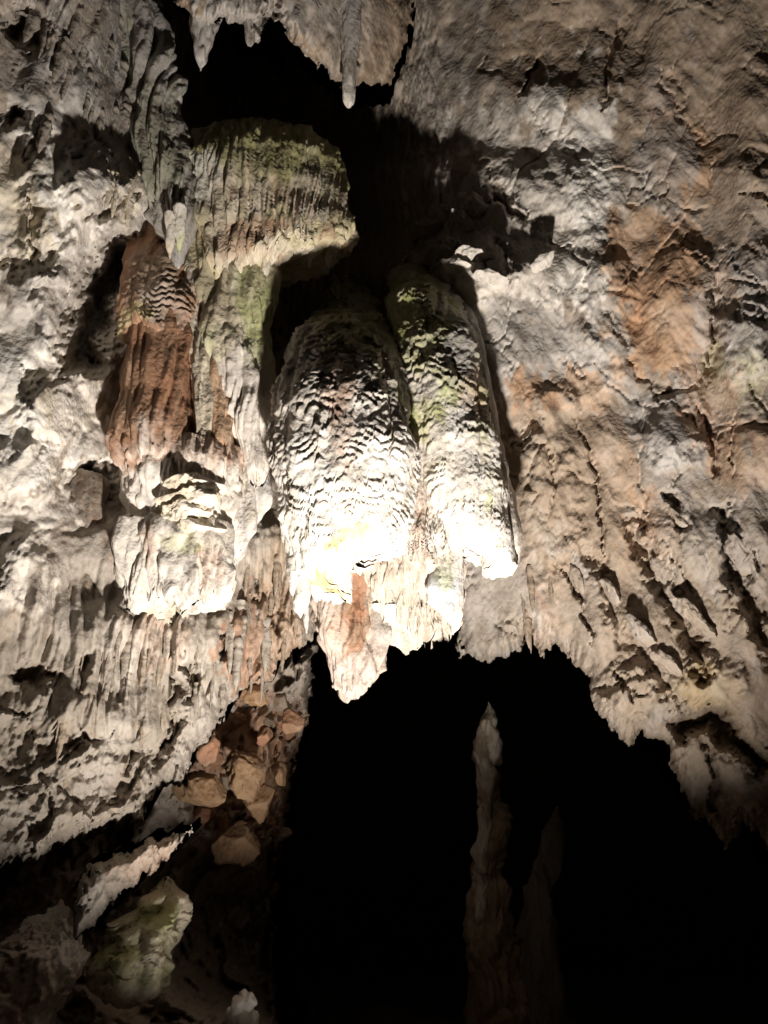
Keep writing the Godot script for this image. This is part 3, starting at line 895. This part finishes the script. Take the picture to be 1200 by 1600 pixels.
func brown_column() -> void:
	var P := palettes
	var t := thing("brown_flowstone_column", "rust-brown tiered flowstone column in a niche with a white blocky foot", "flowstone column", at(240, 400, 6.2))
	body(t, "upper_tier", [[330, 215, 285, 6.7], [384, 202, 292, 6.25], [440, 196, 302, 6.0], [500, 190, 306, 5.82], [548, 190, 300, 5.7]], {style = "scale", amp = 0.8, thick = 0.8, pal = P.rust, ragged = 5.0, end_round = 0.08, bottom = [[-1, -4], [-0.5, -30], [0.1, 0], [1, 0]], stains_and_shading = [[250, 470, 50, 70, P.brown, 0.8], [270, 500, 40, 40, P.pink, 0.6], [210, 525, 40, 16, P.yellow, 0.9]]})
	body(t, "middle_tier", [[490, 200, 300, 5.85], [540, 198, 302, 5.72], [620, 190, 304, 5.55], [690, 178, 306, 5.42], [742, 184, 304, 5.34]], {style = "drape", thick = 0.75, amp = 0.9, pal = P.rust, pal2 = P.pink, pal2_at = 0.86, ragged = 8.0, end_round = 0.08, stretch = 5.0, stains_and_shading = [[205, 640, 20, 90, P.ochre, 0.7], [285, 600, 20, 120, P.rust, 0.8]]})
	body(t, "rib", [[400, 288, 318, 6.1], [480, 292, 326, 5.85], [580, 296, 334, 5.62], [680, 302, 340, 5.42], [748, 306, 336, 5.3]], {style = "drape", thick = 1.1, pal = P.pink, pal2 = P.cream, pal2_at = 0.4, stretch = 4.0, end_round = 0.1})
	body(t, "rib", [[500, 322, 350, 5.85], [600, 320, 360, 5.62], [700, 322, 364, 5.42], [770, 326, 360, 5.3]], {style = "drape", thick = 1.0, pal = P.ochre, stretch = 4.0, end_round = 0.1})
	body(t, "foot_neck", [[690, 184, 372, 5.5], [730, 182, 376, 5.4], [770, 190, 370, 5.36], [806, 200, 362, 5.36], [850, 210, 360, 5.4]], {style = "drape", thick = 0.5, pal = P.pink, pal2 = P.white, pal2_at = 0.3, stretch = 2.0})
	body(t, "foot_block", [[812, 190, 352, 5.3], [850, 186, 356, 5.22], [900, 188, 358, 5.17], [950, 192, 354, 5.14]], {style = "drape", amp = 1.1, thick = 0.4, square = 0.6, pal = P.white, pal2 = P.cream, pal2_at = 0.95, ragged = 16.0, bottom = [[-1, 20], [-0.7, 4], [0, -8], [1, -8]], end_round = 0.08, stains_and_shading = [[330, 890, 20, 50, P.pink, 0.7], [240, 860, 14, 40, P.pink, 0.7], [300, 860, 50, 20, P.limegreen, 0.5]]})
	for q in [[300, 758, 78, 13, 1], [304, 782, 84, 14, 2], [292, 806, 92, 15, 3], [312, 830, 70, 14, 4]]:
		stone(t, "ledge", at(q[0], q[1], 5.2), Vector3(q[2] * 0.0021, q[3] * 0.0042, 0.16), q[4], P.cream, 10)
	var rf := RandomNumberGenerator.new()
	rf.seed = 12
	for k in 12:
		var fx := 198.0 + k * 13.5 + rf.randf_range(-4, 4)
		var fy := 938.0 + rf.randf_range(-8, 6) + (12.0 if k < 3 else 0.0)
		var fw := rf.randf_range(8, 18)
		var fh := rf.randf_range(16, 38)
		body(t, "drip_tip", [[fy - fh * 0.7, fx - fw * 0.6, fx + fw * 0.6, 5.1], [fy, fx - fw * 0.4, fx + fw * 0.4, 5.08], [fy + fh * 0.4, fx - fw * 0.12, fx + fw * 0.1, 5.08]], {style = "drape", thick = 0.9, amp = 0.3, pal = P.chalk if k % 3 else P.cream, end_round = 0.3, top_round = 0.3, step = 3.4})
	t = thing("pale_drapery", "pale grey flowstone drapery running down beside the brown column", "flowstone", at(390, 600, 5.9))
	body(t, "sheet", [[540, 356, 412, 6.1], [620, 352, 420, 5.85], [700, 354, 424, 5.66], [780, 352, 416, 5.5], [850, 348, 386, 5.38], [890, 352, 372, 5.32]], {style = "drape", thick = 0.55, pal = [Color(0.50, 0.48, 0.46), WHITE, CREAM], stretch = 3.0, end_round = 0.1, ragged = 6.0})
	t = thing("smooth_column", "smooth dull grey column beside the rough white wall", "column", at(120, 800, 5.3))
	body(t, "shaft", [[740, 105, 178, 5.55], [800, 84, 156, 5.34], [880, 78, 150, 5.16], [960, 74, 144, 5.0], [1050, 66, 128, 4.88]], {style = "drape", amp = 0.5, thick = 0.8, pal = [Color(0.30, 0.25, 0.205), GREY, BROWN], stretch = 3.0})

func upper_left_hangings() -> void:
	var P := palettes
	var t := thing("flowstone_curtain", "bulging olive and cream flowstone curtain below the dark hollow", "flowstone", at(420, 250, 6.5))
	body(t, "curtain", [[205, 310, 500, 7.0], [232, 288, 530, 6.55], [270, 280, 546, 6.3], [320, 282, 552, 6.16], [370, 288, 550, 6.07], [415, 302, 544, 6.0], [452, 312, 520, 5.96]],
		{style = "drape", amp = 1.2, wobble = 22.0, thick = 0.45, pal = [Color(0.36, 0.335, 0.17), Color(0.44, 0.40, 0.25), Color(0.2, 0.17, 0.09)], pal2 = [Color(0.52, 0.46, 0.30), CREAM, OCHRE], pal2_at = 0.45, ragged = 12.0, bottom = [[-1, 24], [-0.2, 16], [0.0, -6], [0.5, -26], [1, -40]], end_round = 0.14, top_round = 0.2, stretch = 4.0, stains_and_shading = [[400, 400, 60, 28, P.ochre, 0.9], [330, 310, 40, 40, P.chalk, 0.7], [500, 340, 50, 50, P.grey, 0.5], [430, 350, 60, 30, P.pink, 0.5]]})
	body(t, "stem", [[380, 312, 430, 6.15], [450, 308, 424, 5.95], [520, 316, 420, 5.8], [600, 340, 418, 5.66], [680, 368, 418, 5.54], [750, 388, 416, 5.44]], {style = "flute", amp = 1.1, thick = 0.6, pal = [Color(0.55, 0.54, 0.36), CREAM, MOSS], pal2 = P.white, pal2_at = 0.6, ragged = 10.0, stretch = 2.0, end_round = 0.15, stains_and_shading = [[340, 460, 40, 80, P.brown, 0.6], [400, 480, 30, 60, P.moss, 0.6]]})

	var rf := RandomNumberGenerator.new()
	rf.seed = 31
	for k in 22:
		var fx := 306.0 + k * 11.0 + rf.randf_range(-4, 4)
		var fy := 398.0 + (18.0 if fx < 420.0 else -8.0) + rf.randf_range(-10, 8)
		var fw := rf.randf_range(7, 17)
		var fh := rf.randf_range(26, 60)
		var fd := 5.84 + absf(fx - 425.0) * 0.0012
		body(t, "drip_tip", [[fy - fh * 0.6, fx - fw * 0.6, fx + fw * 0.6, fd + 0.03], [fy, fx - fw * 0.45, fx + fw * 0.45, fd], [fy + fh * 0.4, fx - fw * 0.12, fx + fw * 0.1, fd]], {style = "drape", thick = 0.9, amp = 0.3, pal = P.cream if k % 3 else P.ochre, end_round = 0.25, top_round = 0.3, step = 3.4})

	t = thing("fluted_stalactite", "long grey-green fluted stalactite hanging over the brown column", "stalactite", at(240, 60, 6.4))
	body(t, "shaft", [[-40, 120, 236, 6.9], [60, 180, 264, 6.6], [130, 198, 272, 6.45], [220, 212, 288, 6.25], [300, 230, 298, 6.08], [360, 248, 292, 5.95], [424, 264, 284, 5.85]], {style = "flute", amp = 1.1, thick = 0.8, pal = [Color(0.33, 0.32, 0.25), GREY, SOOT], pal2 = P.grey, pal2_at = 0.8, stretch = 5.0, end_round = 0.2, ragged = 14.0})
	body(t, "drip_tip", [[330, 256, 274, 5.8], [380, 260, 272, 5.78], [408, 263, 267, 5.77]], {style = "drape", thick = 0.9, amp = 0.3, pal = P.cream, end_round = 0.4, step = 2.2})
	body(t, "drip_tip", [[320, 270, 292, 5.82], [370, 274, 288, 5.8], [400, 277, 281, 5.79]], {style = "drape", thick = 0.9, amp = 0.3, pal = P.limegreen, end_round = 0.4, step = 2.2})

	var g := "stalactites on the ceiling edge"
	t = thing("ceiling_stalactite", "thick crooked stalactite on the ceiling edge at the dark hollow's mouth", "stalactite", at(320, 0, 5.7), g)
	body(t, "shaft", [[-40, 288, 356, 5.8], [20, 298, 346, 5.72], [60, 302, 338, 5.68], [90, 306, 326, 5.65], [112, 308, 316, 5.64]], {style = "drape", thick = 0.9, amp = 0.8, pal = P.grey, end_round = 0.2})
	t = thing("ceiling_stalactite", "slim pale finger-like stalactite at the end of the ceiling edge", "stalactite", at(545, 40, 5.9), g)
	body(t, "shaft", [[-10, 526, 568, 6.02], [60, 534, 562, 5.95], [120, 535, 557, 5.9], [168, 538, 553, 5.86]], {style = "drape", thick = 1.0, amp = 0.35, pal = P.grey, pal2 = P.white, pal2_at = 0.7, end_round = 0.1, step = 2.2})
	t = thing("ceiling_stalactite", "short hooked stalactite on the ceiling edge beside the thick crooked one", "stalactite", at(394, 20, 5.7), g)
	body(t, "shaft", [[-10, 370, 424, 5.72], [30, 380, 410, 5.66], [72, 386, 394, 5.62]], {style = "drape", thick = 0.9, amp = 0.5, pal = P.grey, end_round = 0.2, step = 2.2})

func lower_left_rocks() -> void:
	var P := palettes
	var t := thing("rock_rib", "long slanting rock rib below the rough left wall", "rock", at(210, 1390, 4.5))
	sheet(t, "ridge", Rect2(90, 1260, 260, 260), {step = 2.6, sigma = 70.0, amp = 0.7, ragged = 8.0, roll = 20.0, roll_depth = 0.2, skirt = Vector3(0, 0.06, -0.22), pal = P.dimmed_grey,
		depth = [[100, 1500, 4.2], [150, 1420, 4.3], [200, 1370, 4.45], [250, 1320, 4.6], [310, 1290, 4.75], [220, 1470, 4.4]],
		poly = PackedVector2Array([Vector2(118, 1392), Vector2(140, 1352), Vector2(186, 1336), Vector2(230, 1312), Vector2(262, 1312), Vector2(300, 1288), Vector2(296, 1306), Vector2(258, 1340), Vector2(216, 1376), Vector2(170, 1412), Vector2(134, 1452), Vector2(112, 1470)]),
		styles = [[200, 1380, 300, 300, "chunk", 1.0]], stains_and_shading = [[230, 1350, 60, 50, P.pink, 0.6]]})
	var g := "boulders at the foot of the left wall"
	t = thing("boulder", "pear-shaped boulder with mossy green bands beside the slanting rib", "boulder", at(215, 1560, 4.2), g)
	body(t, "rock", [[1384, 236, 284, 4.75], [1410, 210, 290, 4.65], [1460, 168, 286, 4.5], [1510, 150, 274, 4.38], [1550, 148, 256, 4.3], [1572, 156, 236, 4.28]], {style = "soft_scale", amp = 1.6, thick = 0.8, pal = [Color(0.44, 0.40, 0.27), CREAM, SOOT], end_round = 0.2, top_round = 0.2, stains_and_shading = [[190, 1490, 50, 22, P.moss, 0.9], [250, 1430, 40, 22, P.moss, 0.7], [230, 1520, 60, 20, P.moss, 0.5]]})
	t = thing("boulder", "large pinkish-white angular boulder with a split base", "boulder", at(30, 1600, 4.0), g)
	stone(t, "rock", at(60, 1520, 4.25), Vector3(0.24, 0.32, 0.26), 5, [Color(0.55, 0.46, 0.40), WHITE, TAN], 12, -0.5)
	stone(t, "split_lump", at(10, 1575, 4.15), Vector3(0.2, 0.22, 0.22), 8, P.pink, 12, 0.3)
	stone(t, "split_lump", at(46, 1610, 4.12), Vector3(0.12, 0.2, 0.16), 9, P.white, 12, 0.1)
	t = thing("boulder", "small knobbly white rock standing alone in the dark", "boulder", at(380, 1600, 4.3), g)
	stone(t, "rock", at(380, 1600, 4.35), Vector3(0.095, 0.12, 0.09), 21, P.white, 22)
	stone(t, "knob", at(372, 1572, 4.32), Vector3(0.05, 0.05, 0.05), 22, P.white, 20)
	stone(t, "knob", at(390, 1566, 4.34), Vector3(0.045, 0.05, 0.045), 23, P.chalk, 20)
	stone(t, "knob", at(380, 1556, 4.36), Vector3(0.03, 0.035, 0.03), 24, P.white, 18)
	# rust blocks wedged under the overhang
	var gb := "rust-brown blocks under the overhang"
	var blocks := [[384, 1205, 66, 90, 5.7, "large wedge-shaped ochre block under the overhang"], [312, 1232, 50, 86, 5.5, "upright ochre slab leaning under the overhang"], [458, 1126, 40, 44, 6.0, "small square rust block nearest the tongue stalactite"], [402, 1252, 58, 60, 5.7, "rounded orange block just below the wedge-shaped one"], [366, 1318, 84, 70, 5.7, "broad broken orange block, lowest under the overhang"], [412, 1150, 40, 26, 5.9, "thin slanting rust flake under the overhang"], [436, 1210, 46, 24, 5.9, "flat rust shard beside the wedge-shaped block"], [400, 1086, 46, 40, 5.7, "pinkish lump where the overhang meets the blocks"], [330, 1170, 40, 50, 5.5, "narrow brown block above the leaning slab"]]
	var kb := 0
	for b in blocks:
		t = thing("rock_block", b[5], "rock", at(b[0], b[1], b[4]), gb)
		kb += 1
		stone(t, "stone", at(b[0], b[1], b[4]), Vector3(b[2], b[3], b[2]) * 0.42 * b[4] / FOCAL, 60 + kb, [Color(0.22, 0.13, 0.07), Color(0.29, 0.185, 0.105), BROWN] if kb % 3 else P.rust, 9, kb * 0.7)  # rust-brown stone, the dim light under the overhang put into its colours
	# the dim rock face that carries the blocks
	t = thing("rock_slope", "dim brown rock face sloping back under the overhang behind the blocks", "rock", at(380, 1250, 6.2))
	sheet(t, "face", Rect2(-160, 1000, 720, 860), {step = 4.0, sigma = 110.0, amp = 1.2, ragged = 16.0, roll = 60.0, roll_depth = 0.8, skirt = Vector3(0, 0.3, -0.9), pal = P.tan,
		depth = [[-100, 1050, 5.4], [180, 1050, 5.8], [350, 1030, 6.1], [500, 1050, 6.7], [-100, 1300, 5.1], [40, 1350, 5.0], [200, 1250, 5.5], [380, 1250, 6.1], [500, 1200, 6.8], [-100, 1600, 4.7], [60, 1650, 4.75], [200, 1500, 5.4], [380, 1450, 7.2], [480, 1500, 7.8], [200, 1640, 4.45], [60, 1690, 4.2], [380, 1670, 4.5], [-100, 1690, 4.2], [300, 1750, 4.4]],
		poly = PackedVector2Array([Vector2(-150, 1010), Vector2(500, 1010), Vector2(480, 1120), Vector2(460, 1200), Vector2(440, 1300), Vector2(424, 1400), Vector2(430, 1550), Vector2(450, 1640), Vector2(470, 1850), Vector2(-150, 1850)]),
		styles = [[250, 1350, 700, 700, "chunk", 1.7]], stains_and_shading = [[390, 1230, 110, 150, P.rust, 0.8], [390, 1250, 60, 100, P.ochre, 0.5]]})

	var rr := RandomNumberGenerator.new()
	rr.seed = 5
	for k in 26:
		var px := rr.randf_range(285, 470)
		var py := rr.randf_range(1075, 1400)
		var dd := last_field.sample(px, py)
		if dd < 1.0:
			continue
		var size := rr.randf_range(0.03, 0.085)
		var o := thing("rubble_stone", "small broken brown stone lodged among the rust blocks under the overhang", "rock", at(px, py, dd), "rubble among the rust blocks")
		stone(o, "stone", at(px, py, dd), Vector3(size * rr.randf_range(0.8, 1.5), size, size), 200 + k, P.rust if k % 2 else P.dimmed_earth, 9, rr.randf() * 3.0)

func far_columns() -> void:
	var P := palettes
	var t := thing("far_column", "tall narrow dim column standing in the dark passage", "column", at(770, 1400, 8.0))
	body(t, "shaft", [[1096, 754, 774, 7.3], [1130, 748, 784, 7.2], [1200, 740, 790, 7.1], [1300, 736, 790, 7.0], [1380, 736, 792, 6.95], [1440, 730, 800, 6.9], [1560, 720, 820, 6.8], [1920, 690, 860, 6.6]], {style = "knobs", amp = 1.5, thick = 0.9, pal = P.brown, stretch = 3.0, top_round = 0.06, stains_and_shading = [[745, 1310, 16, 130, P.chalk, 1.0], [766, 1140, 22, 60, P.cream, 0.9], [756, 1230, 16, 60, P.white, 0.8]]})  # brown stone; the pale patches paint the light on its left edge
	t = thing("far_column", "short thin slanting stalagmite beside the tall dim column", "stalagmite", at(850, 1390, 8.2))
	body(t, "shaft", [[1262, 866, 876, 8.5], [1310, 850, 872, 8.35], [1350, 838, 870, 8.25], [1400, 822, 862, 8.1], [1500, 800, 870, 7.9], [1860, 780, 900, 7.4]], {style = "flute", amp = 0.9, thick = 0.9, pal = P.grey, stretch = 3.0})

func drip_fringes() -> void:
	# small drip stalactites on the wall: a few shapes, many places
	var P := palettes
	var rng := RandomNumberGenerator.new()
	rng.seed = 77
	var shapes := []
	for pal in [P.dimmed_grey, P.cream, P.dimmed_earth]:
		for v in 3:
			var nx := 12
			var ny := 26
			var pos := PackedVector3Array()
			var cols := PackedColorArray()
			var bend := rng.randf_range(-0.12, 0.12)
			for j in ny + 1:
				var t := float(j) / ny
				var rad := 0.15 * pow(1.0 - t, 0.6) + 0.07 * (1.0 - pow(t, 6.0))
				rad *= 1.0 + 0.5 * n_fbm.get_noise_2d(t * 4.0, v * 9.0 + 1.0)
				for i in nx:
					var th := TAU * i / nx
					var k := rad * (1.0 + 0.3 * n_one.get_noise_2d(th * 1.5 + v * 3.0, t * 2.0))
					var p := Vector3(-cos(th) * k + bend * t * t, 0.12 - t * 1.12, sin(th) * k)
					pos.append(p)
					cols.append(mottle(pal, p * 0.6 + Vector3(v * 3.0, 0, 0), 3.0))
			shapes.append(grid_mesh(pos, cols, nx, ny + 1, PackedByteArray(), true, Vector3.ZERO))
	# [x0, y0, x1, y1, how many, shortest, longest (px), label, group, shape family]
	var areas := [
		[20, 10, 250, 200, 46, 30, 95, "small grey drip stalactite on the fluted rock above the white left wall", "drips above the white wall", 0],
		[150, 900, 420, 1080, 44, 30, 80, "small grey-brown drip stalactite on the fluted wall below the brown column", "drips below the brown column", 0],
		[385, 860, 480, 1000, 16, 30, 70, "thin brown drip stalactite in the dark corner beside the tongue stalactite", "drips in the corner by the tongue", 2],
		[60, 1000, 330, 1180, 26, 22, 55, "short brown drip stalactite on the rough lower left wall", "drips on the rough lower wall", 2],
		[130, 220, 220, 320, 16, 24, 60, "short cream drip stalactite on the bulging white knob", "drips on the white knob", 1],
		[800, 880, 860, 980, 6, 40, 80, "slim tan drip stalactite on the edge of the right wall", "drips on the right wall's edge", 2],
	]
	for a in areas:
		for k in a[4]:
			var px := rng.randf_range(a[0], a[2])
			var py := rng.randf_range(a[1], a[3])
			var dd := wall_field.sample(px, py)
			if dd < 1.0:
				continue
			var len_px := rng.randf_range(a[5], a[6])
			var len_m := len_px * dd / FOCAL
			var where := at(px, py, dd + 0.02)
			var o := MeshInstance3D.new()
			o.mesh = shapes[a[9] * 3 + rng.randi() % 3]
			o.material_override = rock_mat
			o.name = numbered("drip_stalactite")
			add_child(o)
			o.position = where
			var fat := rng.randf_range(0.22, 0.6)
			o.scale = Vector3(len_m * fat, len_m, len_m * fat)
			o.rotation.y = rng.randf() * TAU
			o.set_meta("label", a[7])
			o.set_meta("category", "stalactite")
			o.set_meta("group", a[8])
